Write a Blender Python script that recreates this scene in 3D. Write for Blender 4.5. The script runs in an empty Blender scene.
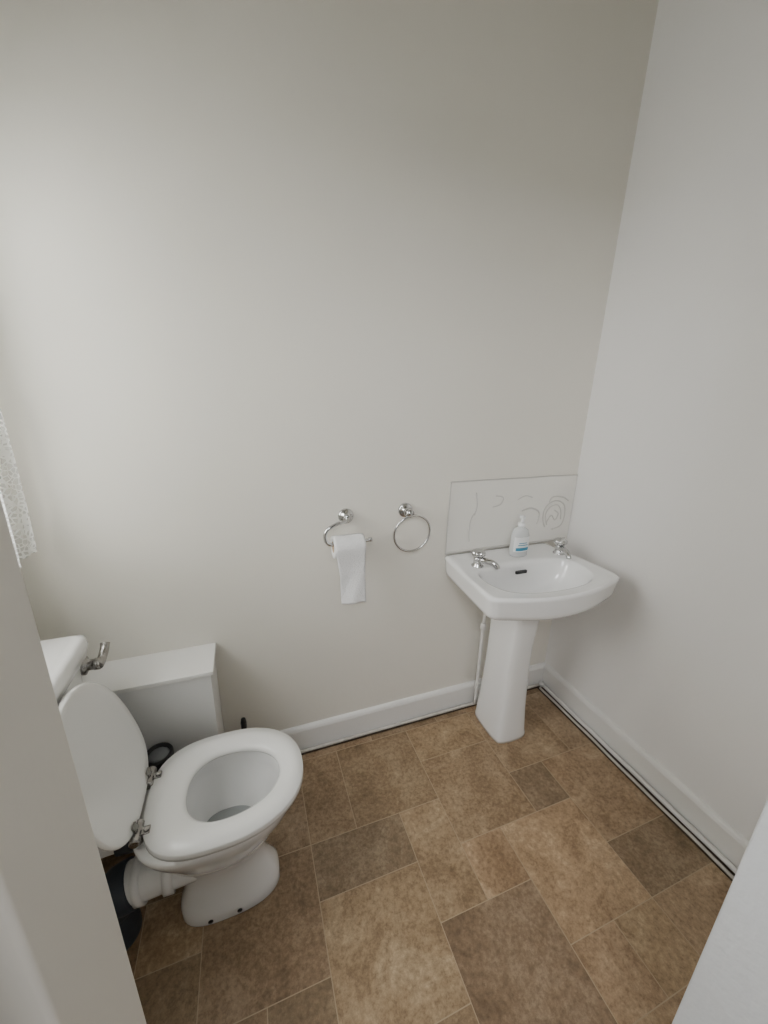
import bpy, bmesh, math, random
from mathutils import Vector, Matrix
random.seed(7)
S=bpy.context.scene
COL=S.collection
CAM=Vector((-1.458,-1.347,1.5)); F=380.0

# ---------------------------------------------------------------- materials
def newmat(name):
    m=bpy.data.materials.new(name); m.use_nodes=True
    nt=m.node_tree; b=nt.nodes['Principled BSDF']
    return m,nt,b
def paint(name,col,rough=.6,bump=.1,scale=60,var=.04,coat=0,metal=0,nscale=2.5):
    m,nt,b=newmat(name); N=nt.nodes; L=nt.links
    tc=N.new('ShaderNodeTexCoord'); n=N.new('ShaderNodeTexNoise'); n.inputs['Scale'].default_value=nscale; n.inputs['Detail'].default_value=5
    L.new(tc.outputs['Object'],n.inputs['Vector'])
    r=N.new('ShaderNodeMixRGB'); c=Vector(col)
    r.inputs[1].default_value=(*(c*(1-var)),1); r.inputs[2].default_value=(*(c*(1+var)),1)
    L.new(n.outputs['Fac'],r.inputs[0]); L.new(r.outputs[0],b.inputs['Base Color'])
    b.inputs['Roughness'].default_value=rough; b.inputs['Metallic'].default_value=metal
    b.inputs['Coat Weight'].default_value=coat
    if bump>0:
        n2=N.new('ShaderNodeTexNoise'); n2.inputs['Scale'].default_value=scale; n2.inputs['Detail'].default_value=4
        L.new(tc.outputs['Object'],n2.inputs['Vector'])
        bp=N.new('ShaderNodeBump'); bp.inputs['Strength'].default_value=bump; bp.inputs['Distance'].default_value=.01
        L.new(n2.outputs['Fac'],bp.inputs['Height']); L.new(bp.outputs[0],b.inputs['Normal'])
    return m
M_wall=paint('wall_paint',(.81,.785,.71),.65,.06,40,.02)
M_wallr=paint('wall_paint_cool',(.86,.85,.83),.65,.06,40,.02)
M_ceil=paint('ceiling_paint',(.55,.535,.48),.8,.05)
M_trim=paint('gloss_trim',(.82,.815,.79),.35,.06,30,.03)
M_jamb=paint('jamb_paint',(.72,.69,.62),.45,.12,22,.05)
M_jambr=paint('jamb_rough_paint',(.68,.70,.71),.6,.3,40,.04)
M_box=paint('boxing_paint',(.78,.78,.77),.5,.04,20,.02)
M_cer=paint('white_ceramic',(.88,.88,.87),.08,0,1,.005,.5)
M_seat=paint('white_seat_plastic',(.88,.88,.86),.22,0,1,.005,.2)
M_pipe=paint('white_pipe_paint',(.76,.75,.72),.4,.1,80,.05)
M_chip=paint('chipped_pipe_paint',(.62,.59,.54),.6,.4,90,.35,nscale=30)
M_black=paint('black_plastic',(.015,.015,.017),.35,0)
M_dark=paint('dark_rubber',(.035,.045,.06),.4,.1,50,.2)
M_cap=paint('grey_cap',(.22,.23,.24),.25,.1,50,.2)
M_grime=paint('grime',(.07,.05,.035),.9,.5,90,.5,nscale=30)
M_caulk=paint('old_caulk',(.60,.58,.54),.6,.4,120,.10)
M_splash=paint('splashback_plastic',(.84,.825,.77),.14,.06,12,.02,.4)
M_chrome=paint('chrome',(.58,.58,.58),.1,0,1,.02,0,1)
M_rust=paint('tarnished_chrome',(.34,.33,.32),.25,.2,100,.2,0,1)
M_paper=paint('tissue_paper',(.88,.88,.88),.95,.5,220,.02)
M_card=paint('cardboard',(.45,.33,.22),.9,.2)
M_blue=paint('blue_print',(.03,.25,.40),.4,0)
M_lab=paint('label_white',(.85,.86,.86),.4,0)
M_frame=paint('window_frame_paint',(.8,.8,.8),.4,.05)
M_water=paint('toilet_water',(.40,.42,.42),.03,0)
def glassy(name,col,rough=.1,trans=.7,alpha=1):
    m,nt,b=newmat(name); b.inputs['Base Color'].default_value=(*col,1); b.inputs['Roughness'].default_value=rough
    b.inputs['Transmission Weight'].default_value=trans; b.inputs['IOR'].default_value=1.4; b.inputs['Alpha'].default_value=alpha
    return m
M_soap=glassy('milky_soap_bottle',(.88,.90,.90),.12,.35)
M_glass=glassy('window_glass',(1,1,1),.0,1.0,.08)

# floor tile
def floor_mat():
    m,nt,b=newmat('stone_vinyl_tile'); N=nt.nodes; L=nt.links
    at=N.new('ShaderNodeAttribute'); at.attribute_name='tone'
    tc=N.new('ShaderNodeTexCoord')
    n=N.new('ShaderNodeTexNoise'); n.inputs['Scale'].default_value=6; n.inputs['Detail'].default_value=10; n.inputs['Roughness'].default_value=.72
    n.inputs['Distortion'].default_value=.6
    n2=N.new('ShaderNodeTexNoise'); n2.inputs['Scale'].default_value=75; n2.inputs['Detail'].default_value=6; n2.inputs['Roughness'].default_value=.75
    sc=N.new('ShaderNodeVectorMath'); sc.operation='SCALE'; sc.inputs['Scale'].default_value=13
    L.new(at.outputs['Color'],sc.inputs[0])
    mx=N.new('ShaderNodeVectorMath'); mx.operation='ADD'
    L.new(tc.outputs['Object'],mx.inputs[0]); L.new(sc.outputs[0],mx.inputs[1])
    L.new(mx.outputs[0],n.inputs['Vector']); L.new(mx.outputs[0],n2.inputs['Vector'])
    r=N.new('ShaderNodeValToRGB'); e=r.color_ramp.elements
    e[0].position=.32; e[0].color=(.225,.145,.078,1); e[1].position=.68; e[1].color=(.50,.370,.235,1)
    k=e.new(.5); k.color=(.360,.248,.146,1)
    L.new(n.outputs['Fac'],r.inputs[0])
    r2=N.new('ShaderNodeValToRGB'); r2.color_ramp.elements[0].position=.34; r2.color_ramp.elements[0].color=(.64,.61,.58,1)
    r2.color_ramp.elements[1].position=.66; r2.color_ramp.elements[1].color=(1.26,1.28,1.31,1)
    L.new(n2.outputs['Fac'],r2.inputs[0])
    m1=N.new('ShaderNodeMixRGB'); m1.blend_type='MULTIPLY'; m1.inputs[0].default_value=1
    L.new(r.outputs[0],m1.inputs[1]); L.new(r2.outputs[0],m1.inputs[2])
    m2=N.new('ShaderNodeMixRGB'); m2.blend_type='MULTIPLY'; m2.inputs[0].default_value=1
    L.new(m1.outputs[0],m2.inputs[1]); L.new(at.outputs['Color'],m2.inputs[2])
    L.new(m2.outputs[0],b.inputs['Base Color']); b.inputs['Roughness'].default_value=.40
    bp=N.new('ShaderNodeBump'); bp.inputs['Strength'].default_value=.12; bp.inputs['Distance'].default_value=.01
    L.new(n2.outputs['Fac'],bp.inputs['Height']); L.new(bp.outputs[0],b.inputs['Normal'])
    return m
M_floor=floor_mat()
M_grout=paint('tile_joint',(.45,.35,.235),.8,.2,80,.15)

def lace_mat():
    m,nt,b=newmat('lace_net'); N=nt.nodes; L=nt.links
    tc=N.new('ShaderNodeTexCoord'); v=N.new('ShaderNodeTexVoronoi'); v.inputs['Scale'].default_value=70; v.feature='DISTANCE_TO_EDGE'
    L.new(tc.outputs['Object'],v.inputs['Vector'])
    v2=N.new('ShaderNodeTexNoise'); v2.inputs['Scale'].default_value=18; L.new(tc.outputs['Object'],v2.inputs['Vector'])
    g=N.new('ShaderNodeMath'); g.operation='MULTIPLY_ADD'; g.inputs[1].default_value=.5; g.inputs[2].default_value=-.12
    L.new(v2.outputs['Fac'],g.inputs[0])
    c=N.new('ShaderNodeMath'); c.operation='LESS_THAN'; L.new(v.outputs['Distance'],c.inputs[0]); L.new(g.outputs[0],c.inputs[1])
    a=N.new('ShaderNodeMath'); a.operation='MULTIPLY_ADD'; a.inputs[1].default_value=.5; a.inputs[2].default_value=.4
    L.new(c.outputs[0],a.inputs[0])
    out=N['Material Output']; tr=N.new('ShaderNodeBsdfTransparent'); tl=N.new('ShaderNodeBsdfTranslucent'); df=N.new('ShaderNodeBsdfDiffuse')
    tl.inputs[0].default_value=(.9,.92,.91,1); df.inputs[0].default_value=(.85,.86,.85,1)
    s1=N.new('ShaderNodeMixShader'); s2=N.new('ShaderNodeMixShader')
    L.new(tl.outputs[0],s1.inputs[1]); L.new(df.outputs[0],s1.inputs[2]); s1.inputs[0].default_value=.35
    L.new(a.outputs[0],s2.inputs[0]); L.new(tr.outputs[0],s2.inputs[1]); L.new(s1.outputs[0],s2.inputs[2])
    L.new(s2.outputs[0],out.inputs[0]); N.remove(b)
    return m
M_lace=lace_mat()

# ---------------------------------------------------------------- helpers
def empty(name,loc,label=None,cat=None,parent=None):
    o=bpy.data.objects.new(name,None); o.empty_display_size=.05; COL.objects.link(o)
    if parent: o.parent=parent; o.location=Vector(loc)-wloc(parent)
    else: o.location=loc
    if label: o['label']=label
    if cat: o['category']=cat
    return o
def wloc(o):
    v=Vector((0,0,0))
    while o: v+=Vector(o.location); o=o.parent
    return v
def mesh(name,verts,faces,mat,parent=None,smooth=True,bevel=0,segs=3,label=None,cat=None,kind=None,origin=None,subsurf=0,flip=False,auto=True):
    me=bpy.data.meshes.new(name)
    off=wloc(parent) if parent else (Vector(origin) if origin else Vector((0,0,0)))
    me.from_pydata([tuple(Vector(v)-off) for v in verts],[],faces)
    bm=bmesh.new(); bm.from_mesh(me); bmesh.ops.remove_doubles(bm,verts=bm.verts,dist=1e-6)
    if auto: bmesh.ops.recalc_face_normals(bm,faces=bm.faces)
    bm.to_mesh(me); bm.free()
    for p in me.polygons: p.use_smooth=smooth
    me.materials.append(mat)
    o=bpy.data.objects.new(name,me); COL.objects.link(o)
    if parent: o.parent=parent
    else: o.location=off
    if bevel:
        b=o.modifiers.new('bevel','BEVEL'); b.width=bevel; b.segments=segs; b.limit_method='ANGLE'; b.angle_limit=.6
        b.harden_normals=True
    if subsurf:
        s=o.modifiers.new('sub','SUBSURF'); s.levels=subsurf; s.render_levels=subsurf
    if label: o['label']=label
    if cat: o['category']=cat
    if kind: o['kind']=kind
    return o
def boxgeo(bs):
    V=[];Fc=[]
    for (x0,x1,y0,y1,z0,z1) in bs:
        k=len(V)
        V+=[(x0,y0,z0),(x1,y0,z0),(x1,y1,z0),(x0,y1,z0),(x0,y0,z1),(x1,y0,z1),(x1,y1,z1),(x0,y1,z1)]
        Fc+=[tuple(k+i for i in f) for f in ((0,3,2,1),(4,5,6,7),(0,1,5,4),(1,2,6,5),(2,3,7,6),(3,0,4,7))]
    return V,Fc
def box(name,bs,mat,**k):
    if not isinstance(bs,list): bs=[bs]
    V,Fc=boxgeo(bs); k.setdefault('smooth',bool(k.get('bevel')))
    me=mesh(name,V,Fc,mat,**k); return me
def loftgeo(rings,cap0=True,cap1=True,close=False,base=0):
    n=len(rings[0]); V=[p for r in rings for p in r]; Fc=[]
    m=len(rings)
    for i in range(m if close else m-1):
        a=i*n; b=((i+1)%m)*n
        for j in range(n):
            Fc.append((base+a+j,base+a+(j+1)%n,base+b+(j+1)%n,base+b+j))
    if not close:
        if cap0: Fc.append(tuple(base+j for j in range(n))[::-1])
        if cap1: Fc.append(tuple(base+(m-1)*n+j for j in range(n)))
    return V,Fc
def merge(gs):
    V=[];Fc=[]
    for v,f in gs:
        k=len(V); V+=list(v); Fc+=[tuple(k+i for i in q) for q in f]
    return V,Fc
def catmull(P,sub=8,closed=False):
    P=[Vector(p) for p in P]; out=[]; n=len(P)
    rng=range(n if closed else n-1)
    for i in rng:
        if closed: p0,p1,p2,p3=P[(i-1)%n],P[i],P[(i+1)%n],P[(i+2)%n]
        else: p0=P[max(i-1,0)];p1=P[i];p2=P[i+1];p3=P[min(i+2,n-1)]
        for s in range(sub):
            t=s/sub
            out.append(.5*((2*p1)+(-p0+p2)*t+(2*p0-5*p1+4*p2-p3)*t*t+(-p0+3*p1-3*p2+p3)*t**3))
    if not closed: out.append(P[-1])
    return out
def tubegeo(P,r,seg=16,closed=False,cap=True):
    P=[Vector(p) for p in P]; n=len(P); rings=[]
    R=r if isinstance(r,(list,tuple)) else [r]*n
    prev=None
    for i in range(n):
        if closed: t=(P[(i+1)%n]-P[i-1])
        else: t=P[min(i+1,n-1)]-P[max(i-1,0)]
        t.normalize()
        if prev is None:
            u=t.orthogonal().normalized()
        else:
            u=(prev-t*prev.dot(t)).normalized()
        prev=u; w=t.cross(u)
        rings.append([P[i]+(u*math.cos(a)+w*math.sin(a))*R[i] for a in [2*math.pi*k/seg for k in range(seg)]])
    return loftgeo(rings,cap,cap,closed)
def lathegeo(prof,c,axis=(0,0,1),seg=32):
    ax=Vector(axis).normalized(); u=ax.orthogonal().normalized(); w=ax.cross(u); c=Vector(c)
    rings=[[c+ax*h+(u*math.cos(a)+w*math.sin(a))*max(r,1e-5) for a in [2*math.pi*k/seg for k in range(seg)]] for r,h in prof]
    return loftgeo(rings,True,True)
def geo(name,g,mat,**k): return mesh(name,g[0],g[1],mat,**k)

# ---------------------------------------------------------------- ROOM
XL=-2.12; YF=-1.157; ZC=3.0
def struct(name,bs,mat,label,**k):
    return box(name,bs,mat,kind='structure',label=label,**k)
u=.166; ox,oy=-.022,-.064
tiles=[(6,2,2,1,.68),(6,3,2,2,1.0),(5,2,1,2,1.0),(3,1,2,2,.88),(2,2,1,1,.68),(4,3,1,1,1.12),(2,3,2,2,1.14),(4,4,2,3,.70),
(0,2,2,2,.98),(0,4,2,1,.70),(1,0,2,2,.88),(0,0,1,2,.95),(3,0,2,1,.95),(5,0,2,2,.78),(7,0,1,2,.85),(3,5,1,1,1.0),(2,5,1,1,1.08),(0,5,2,2,1.0),
(8,2,2,2,.76),(8,4,1,1,.66),(8,0,2,2,.8),(6,5,2,1,.8)]
occ={}
for t in tiles:
    for a in range(t[0],t[0]+t[2]):
        for b in range(t[1],t[1]+t[3]): occ[(a,b)]=1
for b in range(-1,13):
    for a in range(-1,14):
        if (a,b) in occ: continue
        w,h=random.choice([(1,1),(2,1),(1,2),(2,2),(2,2)])
        ok=lambda w,h: all((a+i,b+j) not in occ for i in range(w) for j in range(h))
        while not ok(w,h):
            if w>1 and not ok(w,1): w-=1
            elif h>1: h-=1
            else: break
        if not ok(w,h): w=h=1
        for i in range(w):
            for j in range(h): occ[(a+i,b+j)]=1
        tiles.append((a,b,w,h,random.choice([.75,.82,.9,1,1.05])))
V=[];Fc=[];tone=[]
X0,X1,Y0,Y1=XL-.02,.02,-2.3,.02
V+=[(X0,Y0,-.05),(X1,Y0,-.05),(X1,Y1,-.05),(X0,Y1,-.05),(X0,Y0,0),(X1,Y0,0),(X1,Y1,0),(X0,Y1,0)]
Fc+=[(0,3,2,1),(4,5,6,7),(0,1,5,4),(1,2,6,5),(2,3,7,6),(3,0,4,7)]; tone+=[(1,1,1)]*6
g=.0012
for a,b,w,h,tn in tiles:
    x1=min(ox-u*a-g,X1); x0=max(ox-u*(a+w)+g,X0); y1=min(oy-u*b-g,Y1); y0=max(oy-u*(b+h)+g,Y0)
    if x1-x0<.01 or y1-y0<.01: continue
    k=len(V); z=.0006
    V+=[(x0,y0,z),(x1,y0,z),(x1,y1,z),(x0,y1,z)]; Fc.append((k,k+1,k+2,k+3))
    tone.append((tn*random.uniform(.98,1.02),tn,tn*random.uniform(.96,1.02)))
me=bpy.data.meshes.new('floor'); me.from_pydata(V,[],Fc); me.materials.append(M_grout); me.materials.append(M_floor)
ca=me.color_attributes.new('tone','FLOAT_COLOR','CORNER')
for i,p in enumerate(me.polygons):
    p.material_index=0 if i<6 else 1
    for li in p.loop_indices: ca.data[li].color=(*tone[i],1)
fl=bpy.data.objects.new('floor',me); COL.objects.link(fl); fl['kind']='structure'; fl['label']='brown stone-effect vinyl floor in mixed rectangular tiles'

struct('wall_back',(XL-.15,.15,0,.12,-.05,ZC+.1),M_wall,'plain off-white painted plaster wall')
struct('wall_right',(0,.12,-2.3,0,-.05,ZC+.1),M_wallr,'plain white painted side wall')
WY0,WY1,WZ0,WZ1=-.86,-.13,1.1,2.1
struct('wall_left',[(XL-.15,XL,-2.3,0,-.05,WZ0),(XL-.15,XL,-2.3,0,WZ1,ZC+.1),(XL-.15,XL,-2.3,WY0,WZ0,WZ1),(XL-.15,XL,WY1,0,WZ0,WZ1)],M_wall,'off-white wall with window opening')
DL,DR=-1.569,-.776
struct('wall_front',[(XL,DL-.02,YF-.14,YF,0,ZC),(DR+.02,0,YF-.14,YF,0,ZC),(DL-.02,DR+.02,YF-.14,YF,2.15,ZC)],M_wallr,'white painted wall with doorway')
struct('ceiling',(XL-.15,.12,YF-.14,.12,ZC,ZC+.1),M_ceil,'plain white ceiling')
struct('trim_1',[(DL-.02,DL,YF-.16,YF+.002,0,2.15),(DL,DL+.018,YF-.061,YF+.001,0,2.15)],M_jamb,'white painted door lining with stop bead',bevel=.003)
struct('trim_2',[(DR,DR+.02,YF-.16,YF+.004,0,2.15)],M_jambr,'rough white painted door lining edge',bevel=.004)
struct('trim_3',[(DL,DR,YF-.14,YF,2.12,2.15)],M_jamb,'door head lining',bevel=.003)
def skirt(name,along,a0,a1,side,label):
    prof=[(0,.010),(.018,.010),(.018,.110),(.014,.120),(.008,.126),(0,.128)]
    rings=[]
    for a in (a0,a1):
        rings.append([((a,-d,z) if along=='x' else (-d,a,z)) for d,z in prof])
    return geo(name,loftgeo(rings),M_trim,smooth=False,kind='structure',label=label)
skirt('baseboard_back','x',-1.612,0,0,'white painted wooden skirting board')
skirt('baseboard_right','y',YF,-.018,0,'white painted wooden skirting board')
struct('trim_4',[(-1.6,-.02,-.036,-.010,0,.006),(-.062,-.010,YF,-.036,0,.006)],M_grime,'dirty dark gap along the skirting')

def jitter_path(p0,p1,n,amp):
    p0=Vector(p0);p1=Vector(p1); out=[]
    for i in range(n+1):
        p=p0.lerp(p1,i/n); p+=Vector((random.uniform(-amp,amp),random.uniform(-amp,amp),random.uniform(0,amp))); out.append(p)
    return catmull(out,4)
e=empty('skirting_pipe',(-.03,-.03,0),'thin white painted pipe running along the bottom of the skirting','pipe')
geo('pipe_run',tubegeo(jitter_path((-.034,YF+.01,.020),(-.034,-.045,.020),8,.0012),.0095,12),M_pipe,parent=e)
geo('pipe_run',tubegeo(jitter_path((-.045,-.032,.016),(-1.50,-.028,.012),8,.0015),.0068,12),M_chip,parent=e)
geo('pipe_run',tubegeo(jitter_path((-.056,YF+.01,.011),(-.056,-.05,.011),10,.0015),.0055,8),M_chip,parent=e,label='chipped thin pipe beside the larger one')
geo('elbow',lathegeo([(.0,-.014),(.013,-.012),(.013,.012),(0,.014)],(-.034,-.036,.02),(1,1,0),20),M_pipe,parent=e)

# window
struct('window_1',[(XL-.10,XL-.05,WY0,WY0+.05,WZ0,WZ1),(XL-.10,XL-.05,WY1-.05,WY1,WZ0,WZ1),(XL-.10,XL-.05,WY0+.05,WY1-.05,WZ0,WZ0+.05),
 (XL-.10,XL-.05,WY0+.05,WY1-.05,WZ1-.05,WZ1),(XL-.095,XL-.055,WY0+.05,WY1-.05,1.70,1.74)],M_frame,'white painted window frame',bevel=.003)
geo('window_2',boxgeo([(XL-.080,XL-.075,WY0+.05,WY1-.05,WZ0+.05,1.70),(XL-.080,XL-.075,WY0+.05,WY1-.05,1.74,WZ1-.05)]),M_glass,smooth=False,kind='structure',label='window glass panes')
V=[];Fc=[];nu,nv=90,40
for j in range(nv+1):
    for i in range(nu+1):
        y=-.05-(.86)*i/nu; z=1.045+(1.12)*j/nv
        if j==0: z+=.012*abs(math.sin(i*.55))
        x=-2.060+.018*math.sin(i*.62+.3*math.sin(j*.2))+.006*math.sin(i*1.7)
        V.append((x,y,z))
for j in range(nv):
    for i in range(nu):
        a=j*(nu+1)+i; Fc.append((a,a+1,a+nu+2,a+nu+1))
cu=empty('lace_curtain',(-2.06,-.48,2.17),'sheer white lace net curtain over the window','curtain')
mesh('net_panel',V,Fc,M_lace,parent=cu)
geo('curtain_rod',tubegeo([(-2.062,-.03,2.17),(-2.062,-.93,2.17)],.006,12),M_chrome,parent=cu)
for yy in (-.04,-.92):
    geo('bracket',tubegeo([(-2.12,yy,2.17),(-2.062,yy,2.17)],.005,10),M_chrome,parent=cu)

# ---------------------------------------------------------------- PIPE BOXING
bx=empty('pipe_boxing',(-1.86,-.08,0),'white painted wooden pipe boxing behind the toilet','boxing')
box('boxing_body',(XL,-1.626,-.158,0,0,.598),M_box,parent=bx,bevel=.002)
box('boxing_top',(XL,-1.616,-.166,0,.598,.613),M_trim,parent=bx,bevel=.003)

# ---------------------------------------------------------------- TOILET
TY=-.42
def egg(xb,xf,hy,z,n=72,pb=2.8,pf=2.1,cx=None,yc=TY,tilt=0):
    if cx is None: cx=xb+(xf-xb)*.48
    out=[]
    for k in range(n):
        a=2*math.pi*k/n; c,s=math.cos(a),math.sin(a)
        p=pf if c>0 else pb
        r=1/((abs(c)**p+abs(s)**p)**(1/p))
        x=cx+r*c*((xf-cx) if c>0 else (cx-xb)); y=yc+r*s*hy
        out.append(Vector((x,y,z)))
    return out
T=empty('toilet',(-1.60,TY,0),'white ceramic toilet with raised lid and low cistern','toilet')
FY=TY-.008
rings=[egg(-1.745,-1.460,.082,0,pb=3,pf=2.6,yc=FY),egg(-1.745,-1.457,.084,.006,pb=3,pf=2.6,yc=FY),egg(-1.745,-1.460,.083,.040,pb=3,pf=2.6,yc=FY),egg(-1.740,-1.468,.076,.060,pb=3,pf=2.4,yc=FY),
 egg(-1.725,-1.490,.062,.11,yc=FY),egg(-1.722,-1.496,.061,.155,yc=FY),egg(-1.733,-1.485,.076,.19),egg(-1.750,-1.455,.104,.235),egg(-1.772,-1.425,.130,.29),
 egg(-1.792,-1.400,.152,.335),egg(-1.806,-1.390,.163,.362),egg(-1.814,-1.384,.168,.38),egg(-1.816,-1.382,.170,.395),egg(-1.812,-1.385,.167,.402),
 egg(-1.735,-1.43,.120,.402),egg(-1.722,-1.435,.114,.395),egg(-1.718,-1.437,.112,.36),egg(-1.70,-1.445,.111,.345),egg(-1.69,-1.458,.104,.30),egg(-1.675,-1.485,.085,.25),egg(-1.668,-1.52,.062,.205),egg(-1.655,-1.545,.045,.17)]
geo('bowl',loftgeo(rings,True,True),M_cer,parent=T)
geo('water',loftgeo([egg(-1.672,-1.502,.073,.226)],True,False),M_water,parent=T)
tp=catmull([(-1.64,TY-.012,.185),(-1.72,TY-.014,.182),(-1.79,TY-.015,.180),(-1.86,TY-.015,.172)],6)
geo('outlet_pipe',merge([tubegeo(tp,.054,28),tubegeo([(-1.745,TY-.013,.181),(-1.770,TY-.014,.181)],.063,28),tubegeo([(-1.82,TY-.015,.177),(-1.84,TY-.015,.175)],.061,28)]),M_cer,parent=T)
geo('rubber_connector',tubegeo(catmull([(-1.85,TY-.015,.172),(-1.890,TY-.018,.158),(-1.910,TY-.02,.115),(-1.910,TY-.022,.05),(-1.910,TY-.022,0.0)],6),[.062]*6+[.060]*6+[.058]*13,28),M_dark,parent=T)
geo('fixing_screw',lathegeo([(0,0),(.007,.001),(.007,.003),(0,.004)],(-1.66,FY-.0825,.020),(0,-1,0),14),M_black,parent=T)
geo('fixing_screw',lathegeo([(0,0),(.007,.001),(.007,.003),(0,.004)],(-1.58,FY-.0825,.020),(0,-1,0),14),M_black,parent=T)
zs=.406
def seatring():
    R=[]
    prof=[(0,0.002),(0.0,.010),(.006,.018),(.020,.022),(.5,.025),(.86,.020),(.97,.013),(1,.006),(.98,.001),(.5,0)]
    o=egg(-1.788,-1.366,.175,0,pb=2.9,pf=2.2); i=egg(-1.688,-1.437,.103,0,pb=2.3,pf=2.1,cx=-1.585)
    for t,z in prof:
        R.append([o[k].lerp(i[k],t)+Vector((0,0,zs+z)) for k in range(72)])
    return loftgeo(R,False,False,True)
geo('seat',seatring(),M_seat,parent=T)
hx,hz=-1.790,.428
lo=egg(-1.800,-1.408,.172,0,pb=2.7,pf=2.15); cxl=-1.6
def lidring(s,z): return [Vector((cxl+(p.x-cxl)*s,TY+(p.y-TY)*s,z)) for p in lo]
R=[lidring(.9,0.004),lidring(.97,0),lidring(.995,.003),lidring(1,.009),lidring(.99,.015),lidring(.95,.019),lidring(.6,.022),lidring(.1,.023)]
Lg=loftgeo(R)
ang=math.radians(106)
def rotl(p):
    x=p.x-(-1.800); z=p.z
    return Vector((hx+x*math.cos(ang)-z*math.sin(ang), p.y, hz+x*math.sin(ang)+z*math.cos(ang)))
Lg=([rotl(v) for v in Lg[0]],Lg[1])
geo('toilet_lid',Lg,M_seat,parent=T)
for yy in (TY-.078,TY+.078):
    gg=merge([lathegeo([(0,-.030),(.011,-.029),(.013,-.026),(.013,.026),(.011,.029),(0,.030)],(hx-.002,yy,zs+.022),(0,1,0),18),
      lathegeo([(.016,0),(.016,.004),(.012,.006),(.012,.03),(.0,.034)],(hx-.004,yy,.402),(0,0,1),18),
      boxgeo([(hx,hx+.028,yy-.010,yy+.010,zs+.020,zs+.027)]),
      lathegeo([(.007,0),(.007,.004),(0,.005)],(hx+.020,yy,zs+.027),(0,0,1),12),
      ([rotl(Vector(v)) for v in boxgeo([(-1.795,-1.770,yy-.010,yy+.010,-.006,.0)])[0]],boxgeo([(0,1,0,1,0,1)])[1])])
    geo('hinge',gg,M_rust,parent=T,smooth=False,bevel=.0012,segs=2,label='tarnished chrome hinge')
C=empty('cistern',(-2.02,TY,.46),parent=T)
def rrect(x0,x1,y0,y1,z,r,n=8):
    out=[]
    for (cx,cy,a0) in ((x1-r,y1-r,0),(x0+r,y1-r,90),(x0+r,y0+r,180),(x1-r,y0+r,270)):
        for k in range(n+1):
            a=math.radians(a0+90*k/n); out.append(Vector((cx+r*math.cos(a),cy+r*math.sin(a),z)))
    return out
xb=XL+.004
geo('tank',loftgeo([rrect(xb,-1.965,-.60,-.24,.46,.03),rrect(xb,-1.955,-.615,-.225,.475,.035),rrect(xb,-1.943,-.63,-.21,.62,.035),rrect(xb,-1.936,-.638,-.202,.785,.035)]),M_cer,parent=C)
geo('tank_lid',loftgeo([rrect(xb,-1.932,-.64,-.20,.782,.03),rrect(xb,-1.922,-.65,-.185,.786,.035),rrect(xb,-1.918,-.655,-.178,.815,.030),rrect(xb,-1.922,-.65,-.182,.835,.028),rrect(xb,-1.936,-.637,-.197,.842,.025)]),M_cer,parent=C)
geo('flush_lever',merge([lathegeo([(.026,0),(.026,.006),(.015,.010),(.015,.026),(.017,.028),(.017,.040),(0,.042)],(-1.939,-.208,.748),(1,0,0),24),
   tubegeo(catmull([(-1.903,-.214,.744),(-1.900,-.192,.750),(-1.898,-.168,.762),(-1.898,-.152,.776)],5),[.013]*5+[.012]*5+[.012]*5+[.013],14)]),M_rust,parent=C,label='tarnished chrome flush lever')
geo('flush_pipe',tubegeo(catmull([(-2.03,TY,.47),(-2.03,TY,.36),(-2.01,TY,.325),(-1.96,TY,.315),(-1.79,TY,.32)],6),.022,20),M_pipe,parent=T)
geo('flush_cone',tubegeo([(-1.87,TY,.317),(-1.79,TY,.32)],[.03,.036],24),M_dark,parent=T)

# brushes
b=empty('toilet_brush',(-1.545,-.088,0),'black toilet brush standing by the skirting board','toilet brush')
geo('brush_holder',lathegeo([(.045,0),(.047,.01),(.043,.10),(.045,.105),(.036,.105),(.034,.02)],(-1.545,-.088,0),seg=28),M_black,parent=b)
geo('brush_handle',lathegeo([(.006,.03),(.006,.22),(.009,.235),(.011,.30),(.008,.318),(0,.322)],(-1.545,-.088,0),seg=16),M_black,parent=b)
b=empty('toilet_brush',(-1.800,-.210,0),'dark toilet brush with round grey cap behind the toilet','toilet brush')
geo('brush_holder',lathegeo([(.044,0),(.044,.01),(.040,.30),(.044,.372),(.041,.380),(.034,.380),(.030,.35)],(-1.800,-.212,0),seg=28),M_black,parent=b)
geo('brush_cap',lathegeo([(.030,.350),(.033,.370),(.024,.378),(.010,.380),(0,.381)],(-1.800,-.212,0),seg=28),M_cap,parent=b,label='grey plastic cap')

# ---------------------------------------------------------------- PEDESTAL SINK
SX=-.410; SZ=.85
def smoothpoly(P,it=4):
    P=[Vector((p[0],p[1])) for p in P]
    for _ in range(it):
        Q=[]
        for i in range(len(P)):
            a,b=P[i],P[(i+1)%len(P)]
            Q+=[a*.75+b*.25,a*.25+b*.75]
        P=Q
    return P
def radial(poly,c,th):
    d=Vector((math.cos(th),math.sin(th))); best=0
    for i in range(len(poly)):
        a=poly[i]-c; b=poly[(i+1)%len(poly)]-c; e=b-a
        den=d.x*e.y-d.y*e.x
        if abs(den)<1e-12: continue
        t=(a.x*e.y-a.y*e.x)/den; s=(a.x*d.y-a.y*d.x)/den
        if t>0 and -1e-6<=s<=1+1e-6: best=max(best,t)
    return best
cc=Vector((0,-.25)); NS=160
outer=smoothpoly([(-.272,-.002),(-.24,-.002),(.24,-.002),(.272,-.002),(.276,-.03),(.302,-.345),(.302,-.392),(.265,-.410),(.12,-.452),(0,-.462),(-.12,-.452),(-.265,-.410),(-.302,-.392),(-.302,-.345),(-.276,-.03)],3)
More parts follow.
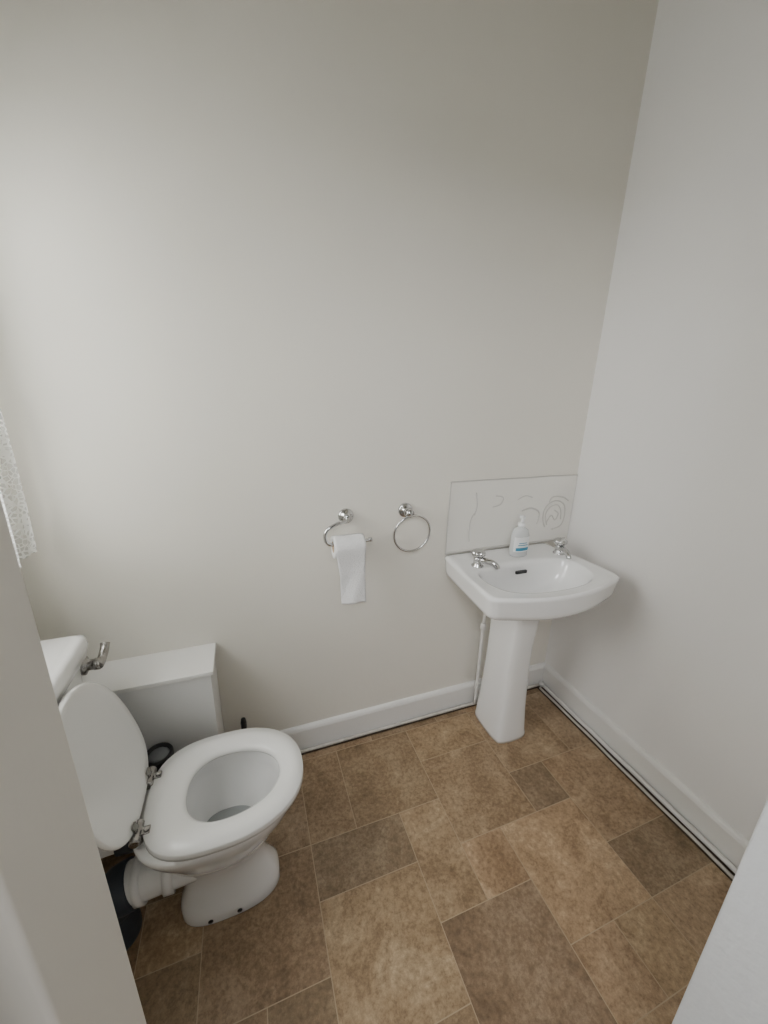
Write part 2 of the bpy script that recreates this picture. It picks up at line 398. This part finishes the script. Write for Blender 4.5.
bowl=smoothpoly([(-.225,-.185),(-.12,-.160),(.12,-.160),(.225,-.185),(.24,-.27),(.20,-.365),(.09,-.405),(-.09,-.405),(-.20,-.365),(-.24,-.27)],4)
ths=[2*math.pi*k/NS for k in range(NS)]
ro=[radial(outer,cc,t) for t in ths]; rb=[radial(bowl,cc,t) for t in ths]
ped=smoothpoly([(-.065,-.06),(.065,-.06),(.075,-.12),(.07,-.25),(.045,-.295),(-.045,-.295),(-.07,-.25),(-.075,-.12)],3)
cp=Vector((0,-.19)); 
def ring(rs,z,s=1.0,c=cc,dy=0,off=0):
    return [Vector((SX+c.x+(r*s+off)*math.cos(t), min(c.y+dy+(r*s+off)*math.sin(t),-.002), z)) for r,t in zip(rs,ths)]
def mixring(a,b,t,z):
    return [Vector((p.x+(q.x-p.x)*t,p.y+(q.y-p.y)*t,z)) for p,q in zip(a,b)]
O=ring(ro,0); B=ring(rb,0)
rp=[radial(ped,cp,t) for t in ths]; Pd=ring(rp,0,c=cp)
drain=[Vector((SX-.01+.024*math.cos(t),-.235+.024*math.sin(t),0)) for t in ths]
R=[mixring(O,Pd,.98,.680),mixring(O,Pd,.90,.688),mixring(O,Pd,.62,.706),mixring(O,Pd,.34,.730),mixring(O,Pd,.14,.750),mixring(O,Pd,.055,.766),
 mixring(O,Pd,.035,.782),mixring(O,Pd,.008,.832),mixring(O,Pd,.0,.840),mixring(O,B,.03,.8485),mixring(O,B,.12,.852),
 mixring(O,B,.24,.849),mixring(O,B,.85,.847),mixring(O,B,.95,.8455),mixring(O,B,1,.840),mixring(B,drain,.05,.826),mixring(B,drain,.11,.79),mixring(B,drain,.22,.75),mixring(B,drain,.42,.722),mixring(B,drain,.7,.706),mixring(B,drain,1,.700)]
W=empty('pedestal_sink',(SX,-.2,0),'white ceramic pedestal washbasin with two chrome taps','sink')
geo('basin',loftgeo(R),M_cer,parent=W)
PX=-.404
def pring(hw,yb,yf,z):
    P=smoothpoly([(-hw*.9,yb),(hw*.9,yb),(hw*1.05,yb-.05),(hw*1.03,yf+.035),(hw*.80,yf),(-hw*.80,yf),(-hw*1.03,yf+.035),(-hw*1.05,yb-.05)],3)
    c=Vector((0,(yb+yf)/2)); return [Vector((PX+c.x+radial(P,c,t)*math.cos(t),c.y+radial(P,c,t)*math.sin(t),z)) for t in ths]
R=[pring(.084,-.06,-.274,0),pring(.084,-.06,-.274,.015),pring(.080,-.06,-.271,.035),pring(.071,-.065,-.264,.16),pring(.064,-.07,-.258,.34),pring(.061,-.07,-.260,.48),pring(.063,-.07,-.270,.60),pring(.068,-.07,-.282,.68),pring(.072,-.07,-.29,.705)]
geo('pedestal',loftgeo(R),M_cer,parent=W)
geo('drain',lathegeo([(.024,0),(.024,.003),(.018,.002),(.017,-.004)],(SX-.01,-.235,.7015),seg=24),M_rust,parent=W,label='chrome waste ring')
geo('overflow',boxgeo([(SX-.026,SX+.026,-.186,-.176,.806,.818)]),M_black,parent=W,smooth=False)
def tap(x,y,ang,name='tap'):
    t=empty(name,(x,y,SZ),parent=W,label='chrome pillar tap')
    geo('tap_body',lathegeo([(.025,0),(.025,.004),(.018,.009),(.017,.028),(.019,.032),(.019,.038),(.012,.042),(.011,.045)],(x,y,.8475),seg=24),M_chrome,parent=t)
    c,s=math.cos(ang),math.sin(ang)
    P=[(0,.874),(.035,.878),(.062,.874),(.078,.864),(.082,.856)]
    sp=catmull([(x+c*d,y+s*d,z) for d,z in P],5)
    geo('spout',tubegeo(sp,[.014-.0002*i for i in range(len(sp))],16),M_chrome,parent=t)
    rg=[]
    for rr,h in [(.013,.044),(.025,.047),(.028,.053),(.027,.064),(.019,.069),(.004,.071)]:
        rg.append([Vector((x+rr*(1+(.06*math.cos(8*a)))*math.cos(a),y+rr*(1+(.06*math.cos(8*a)))*math.sin(a),.8475+h)) for a in [2*math.pi*k/64 for k in range(64)]])
    geo('tap_handle',loftgeo(rg),M_chrome,parent=t)
tap(-.602,-.140,math.radians(-50)); tap(-.172,-.132,math.radians(-105))

geo('supply_pipe',tubegeo(catmull([(-.468,-.050,.036),(-.470,-.050,.3),(-.468,-.048,.5),(-.45,-.046,.70)],5),.008,12),M_pipe,parent=W,label='thin white painted supply pipe')
geo('valve',lathegeo([(.009,0),(.013,.004),(.013,.03),(.009,.034)],(-.469,-.0485,.46),(0,0,1),16),M_pipe,parent=W)

# splashback
sb=empty('splashback',(-.34,-.003,.852),'glossy off-white splashback panel with old adhesive marks','splashback')
box('panel',(-.676,-.004,-.008,0,.852,1.172),M_splash,parent=sb,bevel=.0015)
gs=[]
def squig(pts,r=.0018): gs.append(tubegeo(catmull([(a,-.0083,b) for a,b in pts],6),r,6))
squig([(-.676,1.173),(-.5,1.174),(-.3,1.173),(-.15,1.174),(-.004,1.172)],.003)
squig([(-.677,.853),(-.678,.95),(-.677,1.07),(-.676,1.173)],.003)
squig([(-.155,.93),(-.175,.98),(-.16,1.035),(-.11,1.055),(-.06,1.035),(-.045,.98),(-.06,.93),(-.11,.915)],.0035)
squig([(-.145,.94),(-.16,.99),(-.14,1.025),(-.10,1.035),(-.075,1.01),(-.065,.96)],.003)
squig([(-.15,1.05),(-.13,1.075),(-.07,1.07),(-.035,1.05)],.0035)
squig([(-.15,.95),(-.125,.985),(-.10,.96),(-.085,.99),(-.11,1.01)],.003)
squig([(-.30,1.02),(-.25,1.03),(-.20,1.005),(-.205,.95)],.0035)
squig([(-.33,1.075),(-.29,1.09),(-.25,1.08)],.0025)
squig([(-.565,.90),(-.57,.95),(-.565,1.0),(-.55,1.03)],.0025)
squig([(-.55,1.12),(-.54,1.06),(-.55,1.02)],.0025)
squig([(-.46,1.05),(-.42,1.06),(-.41,1.09),(-.45,1.10)],.002)
squig([(-.676,.858),(-.5,.859),(-.3,.858),(-.02,.858)],.006)
geo('adhesive_mark',merge(gs),M_caulk,parent=sb,label='raised lines of old dried adhesive')

# soap dispenser
sx,sy=-.370,-.100; z0=.850; k_=1.18
s=empty('soap_dispenser',(sx,sy,z0),'clear pump soap bottle with milky liquid and blue label','soap dispenser')
def sring(a,b,z,n=40): return [Vector((sx+k_*a*math.copysign(abs(math.cos(t))**.8,math.cos(t)),sy+k_*b*math.copysign(abs(math.sin(t))**.8,math.sin(t)),z0+z*k_)) for t in [2*math.pi*k/n for k in range(n)]]
geo('bottle',loftgeo([sring(.030,.018,0),sring(.034,.021,.004),sring(.035,.022,.03),sring(.034,.022,.08),sring(.028,.019,.100),sring(.014,.013,.110),sring(.012,.012,.115)]),M_soap,parent=s)
geo('pump',merge([lathegeo([(.015,.132),(.015,.148),(.006,.150),(.005,.168),(.012,.170),(.012,.180),(0,.182)],(sx,sy,z0),seg=20),
   tubegeo([(sx,sy,z0+.176),(sx-.018,sy-.024,z0+.175),(sx-.026,sy-.035,z0+.167)],.005,10)]),M_lab,parent=s)
def labgeo(a0,a1,zlo,zhi,off):
    V=[];Fc=[];n=16
    for k in range(n+1):
        t=math.radians(a0+(a1-a0)*k/n)
        for z in (zlo,zhi):
            V.append((sx+k_*(.035+off)*math.copysign(abs(math.cos(t))**.8,math.cos(t)),sy+k_*(.022+off)*math.copysign(abs(math.sin(t))**.8,math.sin(t)),z0+z*k_))
    for k in range(n): Fc.append((2*k,2*k+2,2*k+3,2*k+1))
    return V,Fc
geo('label',labgeo(205,335,.022,.078,.0005),M_lab,parent=s)
geo('label_print',merge([labgeo(225,315,.026,.038,.001),labgeo(240,300,.046,.049,.001),labgeo(245,290,.054,.057,.001)]),M_blue,parent=s)

# ---------------------------------------------------------------- TOILET PAPER HOLDER
hx0,hz0=-1.118,1.064
h=empty('toilet_paper_holder',(hx0,0,hz0),'chrome curved toilet paper holder on the wall','toilet paper holder')
geo('wall_plate',lathegeo([(.030,-.001),(.030,.006),(.027,.010),(.013,.012),(.013,.03),(.011,.034)],(hx0,0,hz0),(0,-1,0),28),M_chrome,parent=h)
ry,rz=-.078,.985
geo('arm',tubegeo(catmull([(hx0,-.03,hz0),(hx0-.01,-.055,hz0-.004),(hx0-.045,-.072,hz0-.004),(hx0-.086,-.078,hz0-.022),(hx0-.096,-.078,hz0-.052),(hx0-.080,-.078,rz),(hx0-.03,-.078,rz-.001),(hx0+.04,-.078,rz),(hx0+.080,-.078,rz+.003)],6),.0068,14),M_chrome,parent=h)
geo('end_cap',lathegeo([(0,0),(.009,.001),(.009,.012),(0,.014)],(hx0+.068,-.078,rz+.003),(1,0,0),14),M_chrome,parent=h)
x0,x1=hx0-.068,hx0+.046; rr=.042; zc=rz-.012
r=empty('toilet_roll',(hx0,ry,zc),'white toilet paper roll with a sheet hanging down','toilet roll')
n=48; ringsR=[]
for xx,ra in ((x0,.0205),(x0,rr-.001),(x0+.001,rr),(x1-.001,rr),(x1,rr-.001),(x1,.0205)):
    ringsR.append([Vector((xx,ry+ra*math.cos(2*math.pi*k/n),zc+ra*math.sin(2*math.pi*k/n))) for k in range(n)])
geo('roll',loftgeo(ringsR,False,False,True),M_paper,parent=r)
ringsR=[]
for xx,ra in ((x0+.0005,.0204),(x1-.0005,.0204),(x1-.0005,.0193),(x0+.0005,.0193)):
    ringsR.append([Vector((xx,ry+ra*math.cos(2*math.pi*k/n),zc+ra*math.sin(2*math.pi*k/n))) for k in range(n)])
geo('cardboard_core',loftgeo(ringsR,False,False,True),M_card,parent=r)
V=[];Fc=[];cols=16
pth=[]
for k in range(13):
    q=math.radians(90*k/12); pth.append((ry-(rr+.001)*math.sin(q),zc+(rr+.001)*math.cos(q)))
for k in range(1,30):
    z=zc-.212*k/29; pth.append((ry-rr-.001+.010*math.sin(k*.13)-( .004 if k in (14,) else 0),z))
for j,(yy,zz) in enumerate(pth):
    for i in range(cols+1):
        f=i/cols; sh=max(0,(j-12)/29)
        V.append((x0+.002+(x1-x0-.004)*f+.014*min(1,sh*2.0)*(1-f)+.003*sh, yy+.004*math.sin(f*7+j*.2)*sh, zz-.006*f*sh))
for j in range(len(pth)-1):
    for i in range(cols):
        a=j*(cols+1)+i; Fc.append((a,a+1,a+cols+2,a+cols+1))
o=mesh('hanging_sheet',V,Fc,M_paper,parent=r)
md=o.modifiers.new('t','SOLIDIFY'); md.thickness=.0006

# ---------------------------------------------------------------- TOWEL RING
tx,tz=-.873,1.068
t=empty('towel_ring',(tx,0,tz),'chrome towel ring mounted on the wall','towel ring')
geo('wall_plate',lathegeo([(.030,-.001),(.030,.006),(.027,.010),(.014,.012),(.012,.04),(.016,.045),(.015,.058),(0,.060)],(tx,0,tz),(0,-1,0),28),M_chrome,parent=t)
rad=.077
geo('ring',tubegeo([(tx+.014+rad*math.sin(2*math.pi*k/64),-.050-.006*math.cos(2*math.pi*k/64),tz-.008-rad+rad*math.cos(2*math.pi*k/64)) for k in range(64)],.0045,12,closed=True),M_chrome,parent=t)

# ---------------------------------------------------------------- LIGHT
def area(name,loc,target,sx_,sy_,en,col):
    l=bpy.data.lights.new(name,'AREA'); l.shape='RECTANGLE'; l.size=sx_; l.size_y=sy_; l.energy=en; l.color=col
    o=bpy.data.objects.new(name,l); o.location=loc
    o.rotation_euler=(Vector(target)-Vector(loc)).to_track_quat('-Z','Y').to_euler(); COL.objects.link(o); return o
wl=area('daylight_window',(XL-.55,-.52,2.0),(-1.2,-.52,1.2),1.5,1.4,135,(1,.99,.965))
area('hall_light',(-1.75,-2.25,2.2),(-.5,-.5,.5),.6,.6,21,(.97,.97,1))
w=bpy.data.worlds.new('world'); S.world=w; w.use_nodes=True
bg=w.node_tree.nodes['Background']; bg.inputs[0].default_value=(.95,.97,1,1); bg.inputs[1].default_value=.2

# ---------------------------------------------------------------- CAMERA
Dc=Vector((-30,1257,F)).normalized(); Xc=Vector((1080,-87,F)); Xc=(Xc-Dc*Xc.dot(Dc)).normalized(); Yc=Xc.cross(Dc)
Zc=-Dc
right=Vector((Xc.x,Yc.x,Zc.x)); down=Vector((Xc.y,Yc.y,Zc.y)); fwd=Vector((Xc.z,Yc.z,Zc.z))
mt=Matrix((( right.x,-down.x,-fwd.x,CAM.x),(right.y,-down.y,-fwd.y,CAM.y),(right.z,-down.z,-fwd.z,CAM.z),(0,0,0,1)))
cd=bpy.data.cameras.new('camera'); cam=bpy.data.objects.new('camera',cd); COL.objects.link(cam); cam.matrix_world=mt
cd.sensor_fit='VERTICAL'; cd.sensor_height=36; cd.lens=F/1024*36; cd.clip_start=.01
S.camera=cam
